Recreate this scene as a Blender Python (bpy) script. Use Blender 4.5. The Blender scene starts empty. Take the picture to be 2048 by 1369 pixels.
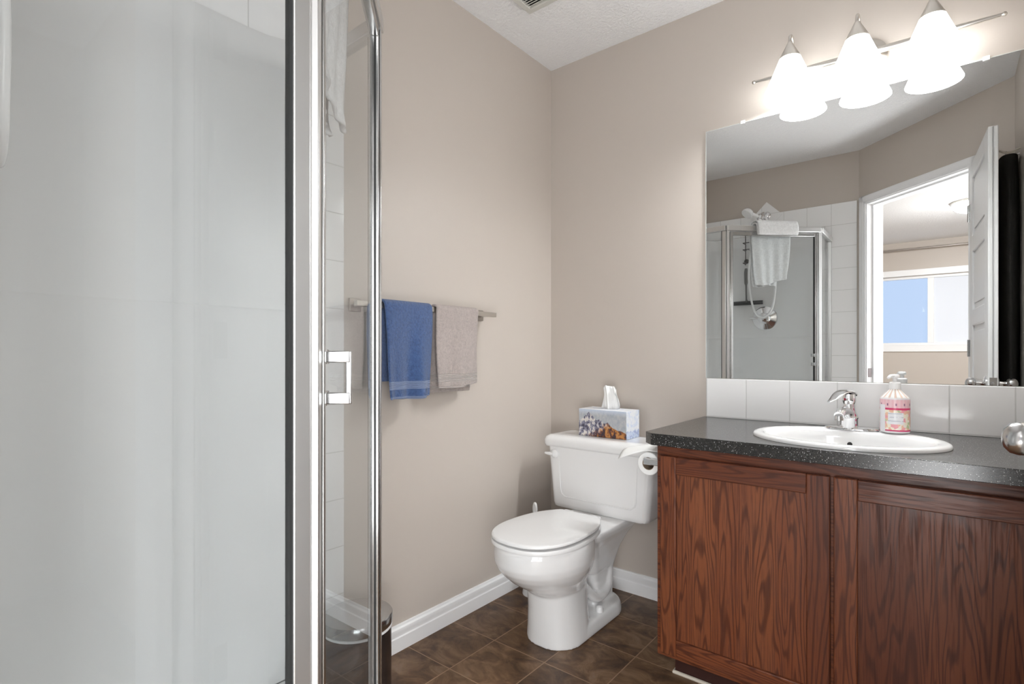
import bpy, bmesh, math, random
from mathutils import Vector, Matrix
random.seed(7)
PI = math.pi
S = bpy.context.scene
COL = S.collection

# ------------------------------------------------------------------ camera, sky, exposure
YAW = math.radians(39.13)
FPX, HORIZON = 1067.34, 710.3
cam_d = bpy.data.cameras.new('camera')
cam = bpy.data.objects.new('camera', cam_d)
COL.objects.link(cam)
cam.location = (1.506, -2.155, 1.0446)
cam.rotation_euler = (PI / 2, 0, YAW)
cam_d.sensor_fit = 'HORIZONTAL'
cam_d.sensor_width = 36.0
cam_d.lens = 36.0 * FPX / 2048
cam_d.shift_y = (HORIZON - 684.5) / 2048
cam_d.clip_start = 0.02
S.camera = cam

w = bpy.data.worlds.new('sky')
S.world = w
w.use_nodes = True
wn = w.node_tree.nodes
wbg = wn['Background']
wbg.inputs[0].default_value = (0.56, 0.70, 0.93, 1)
wbg.inputs[1].default_value = .62

S.view_settings.view_transform = 'Standard'
S.view_settings.look = 'None'
S.view_settings.gamma = 1
S.view_settings.exposure = 0.86
S.view_settings.use_curve_mapping = False
side_fill = bpy.data.lights.new('side_fill_light', 'AREA')          # added fill light aimed through the doorway to brighten the shower
side_fill.shape = 'RECTANGLE'; side_fill.size = 1.5; side_fill.size_y = 1.5; side_fill.energy = 28; side_fill.color = (.95, .98, 1.0)
side_fill_o = bpy.data.objects.new('side_fill_light', side_fill); COL.objects.link(side_fill_o)
side_fill_o.location = (3.22, -2.75, 1.45); side_fill_o.rotation_euler = (PI / 2, 0, math.radians(90 - 6))
doorway_fill = bpy.data.lights.new('doorway_fill_light', 'AREA')   # added fill light behind the doorway, out of mirror view, for toilet and walls
doorway_fill.shape = 'RECTANGLE'; doorway_fill.size = .8; doorway_fill.size_y = 1.7; doorway_fill.energy = 14; doorway_fill.color = (.94, .975, 1.0)
doorway_fill_o = bpy.data.objects.new('doorway_fill_light', doorway_fill); COL.objects.link(doorway_fill_o)
doorway_fill_o.location = (2.06, -3.22, 1.25); doorway_fill_o.rotation_euler = (PI / 2, 0, math.radians(33))
low_fill = bpy.data.lights.new('low_fill_light', 'AREA')      # low added fill light tilted up to lift the ceiling and vanity front
low_fill.shape = 'RECTANGLE'; low_fill.size = 1.3; low_fill.size_y = .6; low_fill.energy = 17; low_fill.color = (.97, .985, 1.0)
low_fill_o = bpy.data.objects.new('low_fill_light', low_fill); COL.objects.link(low_fill_o)
low_fill_o.location = (1.80, -2.75, .36); low_fill_o.rotation_euler = (PI / 2 + math.radians(38), 0, math.radians(36))
S.cycles.use_denoising = True
S.cycles.max_bounces = 14
S.cycles.diffuse_bounces = 7
S.cycles.glossy_bounces = 8
S.cycles.transparent_max_bounces = 24
S.cycles.sample_clamp_indirect = 6

SHADE_L = 6.0       # brightness of the vanity shades
BULB_L = 200.0
BEDROOM_L = 88.0     # ceiling lamp beyond the doorway

# ------------------------------------------------------------------ materials
class Mat:
    def __init__(s, name, color=(.8, .8, .8), rough=.5, metal=0.0, spec=.5, coat=0.0):
        s.m = bpy.data.materials.new(name)
        s.m.use_nodes = True
        s.t = s.m.node_tree
        s.n, s.l = s.t.nodes, s.t.links
        s.b = s.n['Principled BSDF']
        s.b.inputs['Base Color'].default_value = (*color, 1)
        s.b.inputs['Roughness'].default_value = rough
        s.b.inputs['Metallic'].default_value = metal
        s.b.inputs['Specular IOR Level'].default_value = spec
        s.b.inputs['Coat Weight'].default_value = coat
        s.b.inputs['Coat Roughness'].default_value = .08
    def node(s, kind, **kw):
        n = s.n.new(kind)
        for k, v in kw.items():
            if k == 'ins':
                for a, b in v.items():
                    if hasattr(b, 'is_output'): s.l.new(b, n.inputs[a])
                    else: n.inputs[a].default_value = b
            else: setattr(n, k, v)
        return n
    def link(s, a, b): s.l.new(a, b)
    def obj(s): return s.node('ShaderNodeTexCoord').outputs['Object']
    def gen(s): return s.node('ShaderNodeTexCoord').outputs['Generated']
    def map(s, v, scale=(1, 1, 1), loc=(0, 0, 0)):
        return s.node('ShaderNodeMapping', ins={0: v, 1: loc, 3: scale}).outputs[0]
    def noise(s, v, scale, detail=2, rough=.5, dist=0, dim='3D'):
        return s.node('ShaderNodeTexNoise', noise_dimensions=dim, ins={'Vector': v, 'Scale': scale, 'Detail': detail, 'Roughness': rough, 'Distortion': dist}).outputs[0]
    def math(s, op, a, b=0.0, c=0.0):
        return s.node('ShaderNodeMath', operation=op, ins={0: a, 1: b, 2: c}).outputs[0]
    def ramp(s, f, stops, interp='LINEAR'):
        r = s.node('ShaderNodeValToRGB', ins={0: f})
        e = r.color_ramp.elements
        r.color_ramp.interpolation = interp
        while len(e) < len(stops): e.new(.5)
        for k, (p, c) in enumerate(stops):
            e[k].position = p
            e[k].color = (*c, 1) if len(c) == 3 else c
        return r.outputs[0]
    def mix(s, f, a, b, mode='MIX'):
        n = s.node('ShaderNodeMix', data_type='RGBA', blend_type=mode)
        for k, v in ((0, f), (6, a), (7, b)):
            if hasattr(v, 'is_output'): s.l.new(v, n.inputs[k])
            else: n.inputs[k].default_value = v if k == 0 else ((*v, 1) if len(v) == 3 else v)
        return n.outputs[2]
    def sep(s, v): return s.node('ShaderNodeSeparateXYZ', ins={0: v}).outputs
    def comb(s, x, y, z): return s.node('ShaderNodeCombineXYZ', ins={0: x, 1: y, 2: z}).outputs[0]
    def color(s, v): s.link(v, s.b.inputs['Base Color'])
    def rough(s, v): s.link(v, s.b.inputs['Roughness'])
    def bump(s, h, strength=.2, dist=.01):
        n = s.node('ShaderNodeBump', ins={'Strength': strength, 'Distance': dist, 'Height': h})
        s.link(n.outputs[0], s.b.inputs['Normal'])
        return n
    def emit(s, col, strength):
        s.b.inputs['Emission Color'].default_value = (*col, 1)
        if hasattr(strength, 'is_output'): s.link(strength, s.b.inputs['Emission Strength'])
        else: s.b.inputs['Emission Strength'].default_value = strength

M = {}
def simple(name, *a, **k):
    M[name] = Mat(name, *a, **k); return M[name]

def paint(name, c):
    m = simple(name, c, .42, spec=.35)
    v = m.obj()
    m.bump(m.noise(v, 260, 3), .08, .002)
    return m
paint('wall_paint', (.548, .494, .446))
m = simple('ceiling_stipple', (.92, .92, .925), .9, spec=.1)
v = m.obj(); h = m.noise(v, 75, 4, .65)
m.bump(m.ramp(h, [(.42, (0, 0, 0)), (.62, (1, 1, 1))]), .55, .006)
simple('white_trim', (.90, .905, .915), .30)
simple('white_door', (.74, .745, .75), .35)
simple('ceramic', (.83, .83, .83), .07, spec=.6, coat=.3)
simple('white_plastic', (.86, .86, .86), .22)
m = simple('acrylic', (.75, .755, .755), .16, spec=.5)
m = simple('white_glass_shade', (.85, .86, .84), .3)
z = m.sep(m.obj())[2]
f = m.node('ShaderNodeMapRange', ins={0: z, 1: .118, 2: .055, 3: .0, 4: 1.0}); f.interpolation_type = 'SMOOTHSTEP'
m.emit((.965, .99, 1.0), m.math('MULTIPLY_ADD', f.outputs[0], SHADE_L - 1.0, 1.0))
m = simple('bulb_glow', (1, 1, 1), .4); m.emit((.965, .99, 1.0), BULB_L)
m = simple('dome_glow', (1, 1, 1), .4); m.emit((.98, .99, 1.0), BEDROOM_L)
simple('chrome', (.82, .82, .83), .06, 1.0)
simple('brushed_steel', (.60, .60, .60), .22, 1.0)
simple('satin_nickel', (.62, .59, .55), .28, 1.0)
simple('brushed_nickel_dark', (.40, .37, .34), .3, 1.0)
m = simple('aluminium', (.70, .70, .695), .34, 1.0)
m = simple('polished_aluminium', (.56, .56, .555), .20, 1.0)
simple('black_gasket', (.015, .016, .016), .45)
simple('mirror_silver', (.90, .915, .915), .0, 1.0)
simple('mirror_edge', (.80, .85, .83), .15)
simple('dark_void', (.02, .02, .02), .8)
simple('steel', (.50, .50, .50), .22, 1.0)
simple('dark_steel', (.10, .085, .085), .22, .85)
simple('black_rubber', (.03, .03, .032), .5)
simple('grey_plastic', (.16, .16, .155), .45)
m = simple('robe_black', (.026, .025, .023), .95, spec=.1)
v = m.obj(); m.bump(m.noise(v, 300, 3), .4, .004)
simple('cream_cord', (.60, .55, .48), .9)
simple('carpet', (.35, .31, .27), 1.0)
simple('toilet_paper', (.85, .85, .84), .95, spec=.1)
simple('cardboard', (.32, .25, .18), .9)
simple('vent_plastic', (.62, .61, .57), .5)
simple('dot_red', (.30, .02, .04), .3)
simple('caulk', (.62, .56, .47), .6)

def glass(name, tint, ior=1.5, gain=1.0):
    m = bpy.data.materials.new(name); m.use_nodes = True
    n, l = m.node_tree.nodes, m.node_tree.links
    n.remove(n['Principled BSDF'])
    tr = n.new('ShaderNodeBsdfTransparent'); tr.inputs[0].default_value = (*tint, 1)
    gl = n.new('ShaderNodeBsdfGlossy'); gl.inputs['Roughness'].default_value = 0.0
    fr = n.new('ShaderNodeFresnel'); fr.inputs[0].default_value = ior
    mx = n.new('ShaderNodeMixShader')
    ge = n.new('ShaderNodeNewGeometry'); iv = n.new('ShaderNodeMath'); iv.operation = 'SUBTRACT'; iv.inputs[0].default_value = 1.0
    mu = n.new('ShaderNodeMath'); mu.operation = 'MULTIPLY'          # reflect once, at the face the ray enters
    l.new(ge.outputs['Backfacing'], iv.inputs[1]); l.new(iv.outputs[0], mu.inputs[0]); l.new(fr.outputs[0], mu.inputs[1])
    l.new(mu.outputs[0], mx.inputs[0]); l.new(tr.outputs[0], mx.inputs[1]); l.new(gl.outputs[0], mx.inputs[2])
    l.new(mx.outputs[0], n['Material Output'].inputs[0])
    class G: pass
    g = G(); g.m = m; M[name] = g
glass('clear_glass', (.966, .977, .979), 1.55)
glass('window_glass', (.98, .985, 1.0), 1.3)
# right pane: whitish half-clear sheet that makes it paler than the left
m = simple('whitish_sheet', (.95, .96, .98), .9)
tr = m.node('ShaderNodeBsdfTransparent')
mx = m.node('ShaderNodeMixShader', ins={0: .62}); m.link(tr.outputs[0], mx.inputs[1]); m.link(m.b.outputs[0], mx.inputs[2])
m.link(mx.outputs[0], m.n['Material Output'].inputs[0])

def tile_mat(name, size, off, axes, body, grout, gw, rough=.12):
    """Square glazed tiles on a wall: axes says which world axes run across and up."""
    m = simple(name, body, rough, spec=.5)
    p = m.sep(m.obj())
    masks, cells = [], []
    for ax, o in zip(axes, off):
        q = m.math('DIVIDE', m.math('SUBTRACT', p[ax], o), size)
        fr = m.math('FRACT', q)
        d = m.math('MINIMUM', fr, m.math('SUBTRACT', 1.0, fr))
        masks.append(m.math('MULTIPLY', d, size))
        cells.append(m.math('FLOOR', q))
    d = m.math('MINIMUM', masks[0], masks[1])
    r = m.node('ShaderNodeMapRange', ins={0: d, 1: gw * .5, 2: gw * .5 + .0012, 3: 0, 4: 1}).outputs[0]
    m.color(m.mix(r, grout, body))
    m.rough(m.math('MULTIPLY_ADD', r, rough - .6, .6))
    m.bump(r, .35, .0012)
    return m
tile_mat('shower_tile_left', .1515, (-1.167, 2.10), (1, 2), (.86, .86, .86), (.60, .60, .59), .0018)
tile_mat('shower_tile_back', .1515, (1.034, 2.10), (0, 2), (.86, .86, .86), (.60, .60, .59), .0018)
tile_mat('backsplash_tile', .1502, (.763, .951), (0, 2), (.84, .84, .84), (.60, .60, .59), .0020, .1)

# slate look floor tiles
m = simple('floor_slate', (.1, .07, .05), .38, spec=.45)
v = m.obj(); p = m.sep(v)
ds, cs = [], []
for ax, sz in ((0, .2243), (1, .2272)):
    q = m.math('DIVIDE', p[ax], sz); fr = m.math('FRACT', q)
    ds.append(m.math('MULTIPLY', m.math('MINIMUM', fr, m.math('SUBTRACT', 1.0, fr)), sz)); cs.append(m.math('FLOOR', q))
d = m.math('MINIMUM', ds[0], ds[1])
wno = m.node('ShaderNodeTexWhiteNoise', noise_dimensions='2D', ins={'Vector': m.comb(cs[0], cs[1], 0.0)})
shift = m.node('ShaderNodeVectorMath', operation='MULTIPLY_ADD', ins={0: wno.outputs['Color'], 1: (9, 9, 9), 2: v}).outputs[0]
n1 = m.noise(m.map(shift, (1, 1.4, 1)), 8.5, 9, .66, .9)
n2 = m.noise(shift, 30, 5, .7, .4)
c = m.ramp(n1, [(.30, (.026, .011, .005)), (.41, (.080, .036, .014)), (.50, (.150, .076, .032)), (.60, (.235, .140, .075)), (.74, (.25, .18, .13))])
c = m.mix(m.math('MULTIPLY', m.ramp(n2, [(.4, (0, 0, 0)), (.66, (1, 1, 1))]), .40), c, (.17, .098, .052))
c = m.mix(m.math('MULTIPLY', wno.outputs['Value'], .30), c, (.045, .024, .012))
g = m.node('ShaderNodeMapRange', ins={0: d, 1: .0013, 2: .0024, 3: 0, 4: 1}).outputs[0]
m.color(m.mix(g, (.32, .20, .12), c))
m.rough(m.math('MULTIPLY_ADD', n2, .25, .26))
m.bump(m.math('MULTIPLY_ADD', n1, .6, m.math('MULTIPLY', g, .25)), .22, .004)

# speckled dark laminate
m = simple('counter_laminate', (.03, .03, .03), .19, spec=.62)
v = m.obj()
n1 = m.noise(v, 480, 3, .7); n2 = m.noise(v, 160, 2)
vor = m.node('ShaderNodeTexVoronoi', ins={'Vector': v, 'Scale': 290.0})
c = m.ramp(n1, [(.36, (.005, .005, .006)), (.5, (.016, .0155, .0145)), (.60, (.042, .039, .036)), (.72, (.10, .092, .085))])
fle = m.math('MULTIPLY', m.math('LESS_THAN', vor.outputs['Distance'], .27), m.math('GREATER_THAN', m.sep(vor.outputs['Color'])[0], .72))
c = m.mix(m.math('MULTIPLY', fle, .8), c, (.50, .50, .50))
m.color(c)

def wood(name, grain, seed):
    """Red-brown stained oak; grain = axis index the grain runs along."""
    m = simple(name, (.17, .05, .02), .36, spec=.32, coat=.06)
    v = m.obj()
    sc = [13.0, 13.0, 13.0]; sc[grain] = 1.0
    sf = [260.0, 260.0, 260.0]; sf[grain] = 9.0
    loc = (seed * 3.1, seed * 1.7, seed * 2.3)
    n = m.noise(m.map(v, sc, loc), 1.0, 2.2, .5, .25)
    ring = m.math('SINE', m.math('MULTIPLY', n, 120.0))
    ring = m.math('MULTIPLY_ADD', ring, .5, .5)
    pore = m.noise(m.map(v, sf, loc), 1.0, 3, .6)
    broad = m.noise(m.map(v, [k * .45 for k in sc], loc), 1.0, 3)
    c = m.ramp(broad, [(.30, (.105, .0290, .0125)), (.52, (.158, .046, .0185)), (.74, (.205, .068, .0270))])
    dk = m.ramp(ring, [(.03, (1, 1, 1)), (.40, (0, 0, 0))])
    c = m.mix(m.math('MULTIPLY', dk, .66), c, (.045, .0120, .0065))
    pk = m.ramp(pore, [(.36, (1, 1, 1)), (.52, (0, 0, 0))])
    c = m.mix(m.math('MULTIPLY', pk, .40), c, (.035, .0085, .0045))
    m.color(c)
    m.bump(m.math('SUBTRACT', 1.0, m.math('MULTIPLY', pk, .6)), .12, .001)
    m.rough(m.math('MULTIPLY_ADD', pk, .2, .34))
    return m
wood('oak_upright', 2, 1.0); wood('oak_upright_b', 2, 4.6); wood('oak_level', 0, 2.4); wood('oak_side', 2, 7.7)
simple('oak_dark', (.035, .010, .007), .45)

def terry(name, c, band, z_band=None, fringe=None):
    m = simple(name, c, 1.0, spec=.08)
    m.b.inputs['Sheen Weight'].default_value = .35
    v = m.obj(); z = m.sep(v)[2]
    n = m.noise(v, 120, 5, .82); n3 = m.noise(v, 60, 3)
    dark = tuple(k * (.62 if c[2] > c[0] * 2 else .84) for k in c)
    col = m.mix(m.ramp(n, [(.35, (0, 0, 0)), (.62, (1, 1, 1))]), dark, tuple(min(1, k * 1.22) for k in c))
    col = m.mix(m.math('MULTIPLY', m.ramp(n3, [(.4, (0, 0, 0)), (.65, (1, 1, 1))]), .28), col, tuple(k * .75 for k in c))
    hgt = n
    if z_band:
        flat = None
        for z0, z1 in z_band:
            k = m.math('MULTIPLY', m.math('GREATER_THAN', z, z0), m.math('LESS_THAN', z, z1))
            flat = k if flat is None else m.math('MAXIMUM', flat, k)
        stripes = m.math('MULTIPLY_ADD', m.math('SINE', m.math('MULTIPLY', z, 1400.0)), .5, .5)
        bc = m.mix(m.math('MULTIPLY', stripes, .14), band, tuple(k * .72 for k in band))
        col = m.mix(flat, col, bc)
        hgt = m.mix(flat, n, stripes)
    m.color(col)
    m.bump(hgt, .8, .007)
terry('terry_blue', (.068, .128, .300), (.24, .32, .55), [(.929, .956), (.892, .905)])
terry('terry_beige', (.47, .405, .38), (.66, .585, .555), [(.945, .975), (.920, .930)])
terry('terry_white', (.90, .90, .90), (.8, .8, .8))

# tissue box: a mountain painting (a peak on the left falling to rust-red foothills on the right)
m = simple('tissue_print', (.7, .75, .8), .35)
p = m.sep(m.obj())                                   # object space: x 0..0.228, z 0..0.116
u = m.math('DIVIDE', p[0], .228); t = m.math('DIVIDE', p[2], .116)
fc = m.node('ShaderNodeFloatCurve', ins={1: u})
cv = fc.mapping.curves[0]
pts = [(0, .52), (.10, .68), (.22, .90), (.30, .78), (.38, .60), (.46, .66), (.53, .50), (.62, .56), (.70, .40), (.82, .30), (.92, .28), (1, .20)]
while len(cv.points) < len(pts): cv.points.new(.5, .5)
for q, (a, b) in zip(cv.points, pts): q.location = (a, b); q.handle_type = 'VECTOR'
fc.mapping.update()
nv = m.noise(m.obj(), 55, 4, .6); nb = m.noise(m.map(m.obj(), (1, 1, .6)), 62, 5, .7)
ridge = m.math('ADD', fc.outputs[0], m.math('MULTIPLY_ADD', nv, .10, -.05))
inm = m.node('ShaderNodeMapRange', ins={0: m.math('SUBTRACT', ridge, t), 1: -.01, 2: .01, 3: 0, 4: 1}).outputs[0]
sky = m.mix(m.ramp(nb, [(.35, (0, 0, 0)), (.65, (1, 1, 1))]), (.36, .40, .46), (.55, .56, .56))
sky = m.mix(m.node('ShaderNodeMapRange', ins={0: t, 1: .8, 2: 1.0, 3: 0, 4: .8}).outputs[0], sky, (.62, .70, .84))
snow = m.ramp(nb, [(.36, (.06, .055, .09)), (.45, (.24, .24, .32)), (.53, (.72, .68, .64)), (.64, (.82, .78, .72)), (.72, (.20, .22, .36))], 'CONSTANT')
rust = m.ramp(nb, [(.36, (.05, .030, .04)), (.46, (.22, .075, .03)), (.53, (.52, .24, .07)), (.61, (.34, .13, .06)), (.70, (.10, .15, .30))], 'CONSTANT')
blend = m.node('ShaderNodeMapRange', ins={0: m.math('ADD', m.math('SUBTRACT', u, m.math('MULTIPLY', t, .75)), m.math('MULTIPLY_ADD', nv, .5, -.25)), 1: .14, 2: .32, 3: 0, 4: 1}).outputs[0]
mtn = m.mix(blend, snow, rust)
m.color(m.mix(inm, sky, mtn))
m = simple('tissue_side', (.7, .75, .8), .35)
p = m.sep(m.obj()); t = m.math('DIVIDE', p[2], .116)
nb = m.noise(m.obj(), 60, 4, .6)
base = m.mix(m.ramp(nb, [(.45, (0, 0, 0)), (.7, (1, 1, 1))]), (.80, .82, .86), (.55, .64, .82))
low = m.math('MULTIPLY', m.math('LESS_THAN', m.math('ADD', t, m.math('MULTIPLY', nb, .3)), .42), .75)
m.color(m.mix(low, base, m.ramp(nb, [(.4, (.18, .27, .55)), (.55, (.60, .68, .82)), (.65, (.25, .36, .62))])))
simple('tissue_top', (.80, .82, .86), .4)

# soap label: pink bands, flowers and a pale name panel
m = simple('soap_label', (.85, .6, .62), .22)
p = m.sep(m.obj())                                     # z from bottle foot, x/y about its axis
ang = m.math('ARCTAN2', p[0], m.math('MULTIPLY', p[1], -1.0))     # 0 faces the camera side (-y)
z = p[2]
vor = m.node('ShaderNodeTexVoronoi', ins={'Vector': m.obj(), 'Scale': 115.0})
fl = m.ramp(m.sep(vor.outputs['Color'])[0], [(0, (.80, .50, .36)), (.25, (.86, .80, .66)), (.5, (.80, .36, .40)), (.7, (.52, .62, .36)), (.85, (.88, .82, .74))], 'CONSTANT')
nz = m.noise(m.obj(), 90, 2)
upper = m.mix(m.math('MULTIPLY_ADD', m.math('SINE', m.math('MULTIPLY', ang, 22.0)), .3, .4), (.80, .48, .53), (.84, .62, .65))
dots = m.math('MULTIPLY', m.math('LESS_THAN', m.math('ABSOLUTE', m.math('SUBTRACT', z, .087)), .0035), m.math('GREATER_THAN', m.math('SINE', m.math('MULTIPLY', ang, 11.0)), .86))
upper = m.mix(dots, upper, (.25, .12, .20))
c = m.mix(m.math('GREATER_THAN', z, .076), fl, upper)
c = m.mix(m.math('MULTIPLY', m.math('GREATER_THAN', z, .071), m.math('LESS_THAN', z, .077)), c, (.62, .05, .15))
c = m.mix(m.math('LESS_THAN', z, .012), c, (.62, .04, .15))
panel = m.math('MULTIPLY', m.math('LESS_THAN', m.math('ABSOLUTE', m.math('SUBTRACT', z, .046)), .017), m.math('LESS_THAN', m.math('ABSOLUTE', m.math('SUBTRACT', ang, .12)), .52))
lines = m.math('MULTIPLY', m.math('LESS_THAN', m.math('ABSOLUTE', m.math('SUBTRACT', m.math('FRACT', m.math('DIVIDE', z, .011)), .5)), .13), m.math('GREATER_THAN', nz, .43))
pc = m.mix(m.math('MULTIPLY', lines, .55), (.82, .83, .86), (.36, .38, .46))
c = m.mix(panel, c, pc)
clear = m.math('MULTIPLY', m.math('LESS_THAN', m.math('ABSOLUTE', m.math('ADD', ang, .95)), .33), m.math('LESS_THAN', z, .086))
c = m.mix(clear, c, (.78, .77, .80))
m.color(c)
m = simple('soap_shoulder', (.85, .80, .78), .2)
p = m.sep(m.obj()); ang = m.math('ARCTAN2', p[0], m.math('MULTIPLY', p[1], -1.0))
st = m.math('MULTIPLY_ADD', m.math('SINE', m.math('MULTIPLY', ang, 14.0)), .5, .5)
m.color(m.ramp(st, [(0, (.84, .84, .82)), (.55, (.84, .84, .82)), (.70, (.76, .48, .48)), (.86, (.36, .46, .34)), (.93, (.80, .56, .44))], 'CONSTANT'))
simple('soap_clear', (.80, .78, .79), .1)

# ------------------------------------------------------------------ mesh helpers
def new(): return bmesh.new()
def wloc(o):
    p = Vector((0, 0, 0))
    while o is not None:
        p += o.location; o = o.parent
    return p
def obj(name, bm, mat, parent=None, angle=38, bevel=0, seg=2, sub=0, solid=0, loc=None, label=None):
    """Link a bmesh given in world coordinates as one mesh object."""
    bmesh.ops.recalc_face_normals(bm, faces=bm.faces[:])
    org = wloc(parent) if parent else Vector(loc or (0, 0, 0))
    bmesh.ops.translate(bm, verts=bm.verts[:], vec=-org)
    me = bpy.data.meshes.new(name)
    for f in bm.faces: f.smooth = True
    bm.to_mesh(me); bm.free()
    me.set_sharp_from_angle(angle=math.radians(angle))
    for k in (mat if isinstance(mat, (list, tuple)) else [mat]): me.materials.append(M[k].m)
    o = bpy.data.objects.new(name, me)
    COL.objects.link(o)
    if parent: o.parent = parent
    else: o.location = org
    if solid:
        d = o.modifiers.new('thickness', 'SOLIDIFY'); d.thickness = solid; d.offset = 0
    if bevel:
        b = o.modifiers.new('bevel', 'BEVEL'); b.width = bevel; b.segments = seg; b.limit_method = 'ANGLE'; b.angle_limit = math.radians(40)
        b.harden_normals = False
    if sub:
        s = o.modifiers.new('subdivision', 'SUBSURF'); s.levels = sub; s.render_levels = sub
    if label: o['label'] = label
    return o
def thing(name, label, cat, loc=(0, 0, 0), group=None):
    o = bpy.data.objects.new(name, None)
    o.empty_display_size = .05
    COL.objects.link(o); o.location = loc
    return tag(o, label, cat, group)
def tag(o, label, cat, group=None):
    o['label'] = label; o['category'] = cat
    if group: o['group'] = group
    return o
def struct(name, bm, mat, parent=None, **k):
    o = obj(name, bm, mat, parent, **k)
    if not parent: o['kind'] = 'structure'
    return o
def box(bm, x0, x1, y0, y1, z0, z1):
    r = bmesh.ops.create_cube(bm, size=1)['verts']
    bmesh.ops.scale(bm, vec=(x1 - x0, y1 - y0, z1 - z0), verts=r)
    bmesh.ops.translate(bm, vec=((x0 + x1) / 2, (y0 + y1) / 2, (z0 + z1) / 2), verts=r)
    return bm
def obox(bm, o, ux, uy, uz, x0, x1, y0, y1, z0, z1):
    """Box in a local frame (o; ux, uy, uz)."""
    o, ux, uy, uz = Vector(o), Vector(ux), Vector(uy), Vector(uz)
    vs = [bm.verts.new(o + ux * a + uy * b + uz * c) for c in (z0, z1) for b in (y0, y1) for a in (x0, x1)]
    for f in ((0, 1, 3, 2), (4, 5, 7, 6), (0, 1, 5, 4), (2, 3, 7, 6), (0, 2, 6, 4), (1, 3, 7, 5)):
        bm.faces.new([vs[k] for k in f])
    return bm
def prism(bm, pts, z0, z1):
    a = [bm.verts.new((x, y, z0)) for x, y in pts]; b = [bm.verts.new((x, y, z1)) for x, y in pts]
    bm.faces.new(a); bm.faces.new(b)
    n = len(pts)
    for k in range(n): bm.faces.new((a[k], a[(k + 1) % n], b[(k + 1) % n], b[k]))
    return bm
def loft(bm, rings, cap0=True, cap1=True, closed=True):
    R = [[bm.verts.new(p) for p in r] for r in rings]
    n = len(R[0])
    for a, b in zip(R, R[1:]):
        for k in range(n if closed else n - 1):
            bm.faces.new((a[k], a[(k + 1) % n], b[(k + 1) % n], b[k]))
    if cap0: bm.faces.new(R[0])
    if cap1: bm.faces.new(R[-1])
    return R
def frame(axis):
    a = Vector(axis).normalized()
    t = Vector((0, 0, 1)) if abs(a.z) < .9 else Vector((1, 0, 0))
    u = a.cross(t).normalized(); return a, u, a.cross(u)
def lathe(bm, prof, c=(0, 0, 0), axis=(0, 0, 1), seg=40, cap0=True, cap1=True, sx=1.0, sy=1.0):
    a, u, v = frame(axis); c = Vector(c)
    if tuple(axis) == (0, 0, 1): u, v = Vector((1, 0, 0)), Vector((0, 1, 0))
    rings = [[c + a * h + (u * (math.cos(2 * PI * k / seg) * sx) + v * (math.sin(2 * PI * k / seg) * sy)) * max(r, 1e-4) for k in range(seg)] for r, h in prof]
    loft(bm, rings, cap0, cap1); return bm
def tube(bm, pts, r, seg=12, cap=True, flat=None):
    pts = [Vector(p) for p in pts]; n = len(pts)
    rs = r if isinstance(r, (list, tuple)) else [r] * n
    rings = []; up = None
    for k, p in enumerate(pts):
        d = (pts[min(k + 1, n - 1)] - pts[max(k - 1, 0)]).normalized()
        if up is None:
            _, up, _ = frame(d)
        up = (up - d * up.dot(d)).normalized(); s = d.cross(up)
        rings.append([p + (up * math.cos(2 * PI * j / seg) + s * math.sin(2 * PI * j / seg)) * rs[k] for j in range(seg)])
    loft(bm, rings, cap, cap); return bm
def spline(pts, n=8):
    """Catmull-Rom through the points."""
    P = [Vector(p) for p in pts]; P = [P[0] * 2 - P[1]] + P + [P[-1] * 2 - P[-2]]
    out = []
    for i in range(1, len(P) - 2):
        for k in range(n):
            t = k / n
            a, b, c, d = P[i - 1], P[i], P[i + 1], P[i + 2]
            out.append(.5 * ((2 * b) + (c - a) * t + (2 * a - 5 * b + 4 * c - d) * t * t + (3 * b - a - 3 * c + d) * t ** 3))
    out.append(P[-2]); return out
def grid(bm, rows):
    V = [[bm.verts.new(p) for p in r] for r in rows]
    for a, b in zip(V, V[1:]):
        for k in range(len(a) - 1): bm.faces.new((a[k], a[k + 1], b[k + 1], b[k]))
    return bm
def rrect(cx, cy, hx, hy, r, z, n=6):
    out = []
    for sx, sy, a0 in ((1, 1, 0), (-1, 1, PI / 2), (-1, -1, PI), (1, -1, 3 * PI / 2)):
        for k in range(n + 1):
            a = a0 + PI / 2 * k / n
            out.append((cx + sx * (hx - r) + r * math.cos(a), cy + sy * (hy - r) + r * math.sin(a), z))
    return out
def ell(cx, cy, a, b, z, n=40, p=2.0):
    out = []
    for k in range(n):
        t = 2 * PI * k / n; c, s = math.cos(t), math.sin(t)
        out.append((cx + a * math.copysign(abs(c) ** (2 / p), c), cy + b * math.copysign(abs(s) ** (2 / p), s), z))
    return out

# ------------------------------------------------------------------ the room shell
H = 2.44
XR = 1.772                                   # right wall
YC = -2.17                                   # shower wall
A = Vector((1.046, YC, 0)); B = Vector((XR, -1.505, 0))
T = (B - A).normalized(); N = Vector((-T.y, T.x, 0))       # along the angled door wall, and into the room
LEN = (B - A).length
S0, S1, DH = .066, .752, 2.055               # doorway
def D(s, d=0, z=0): return A + T * s + N * d + Vector((0, 0, z))
def d2(s, d=0): q = D(s, d); return (q.x, q.y)
WT = .12
struct('wall_left', box(new(), -.12, 0, YC - WT, .12, 0, H), 'wall_paint')
struct('wall_back', box(new(), 0, XR + WT, 0, .12, 0, H), 'wall_paint')
struct('wall_right', box(new(), XR, XR + WT, -1.50, 0, 0, H), 'wall_paint')
struct('wall_shower', box(new(), 0, A.x, YC - WT, YC, 0, H), 'wall_paint')
bm = new()
prism(bm, [(A.x, YC), d2(S0 - .018), d2(S0 - .018, -WT), (A.x, YC - WT)], 0, H)
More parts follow.
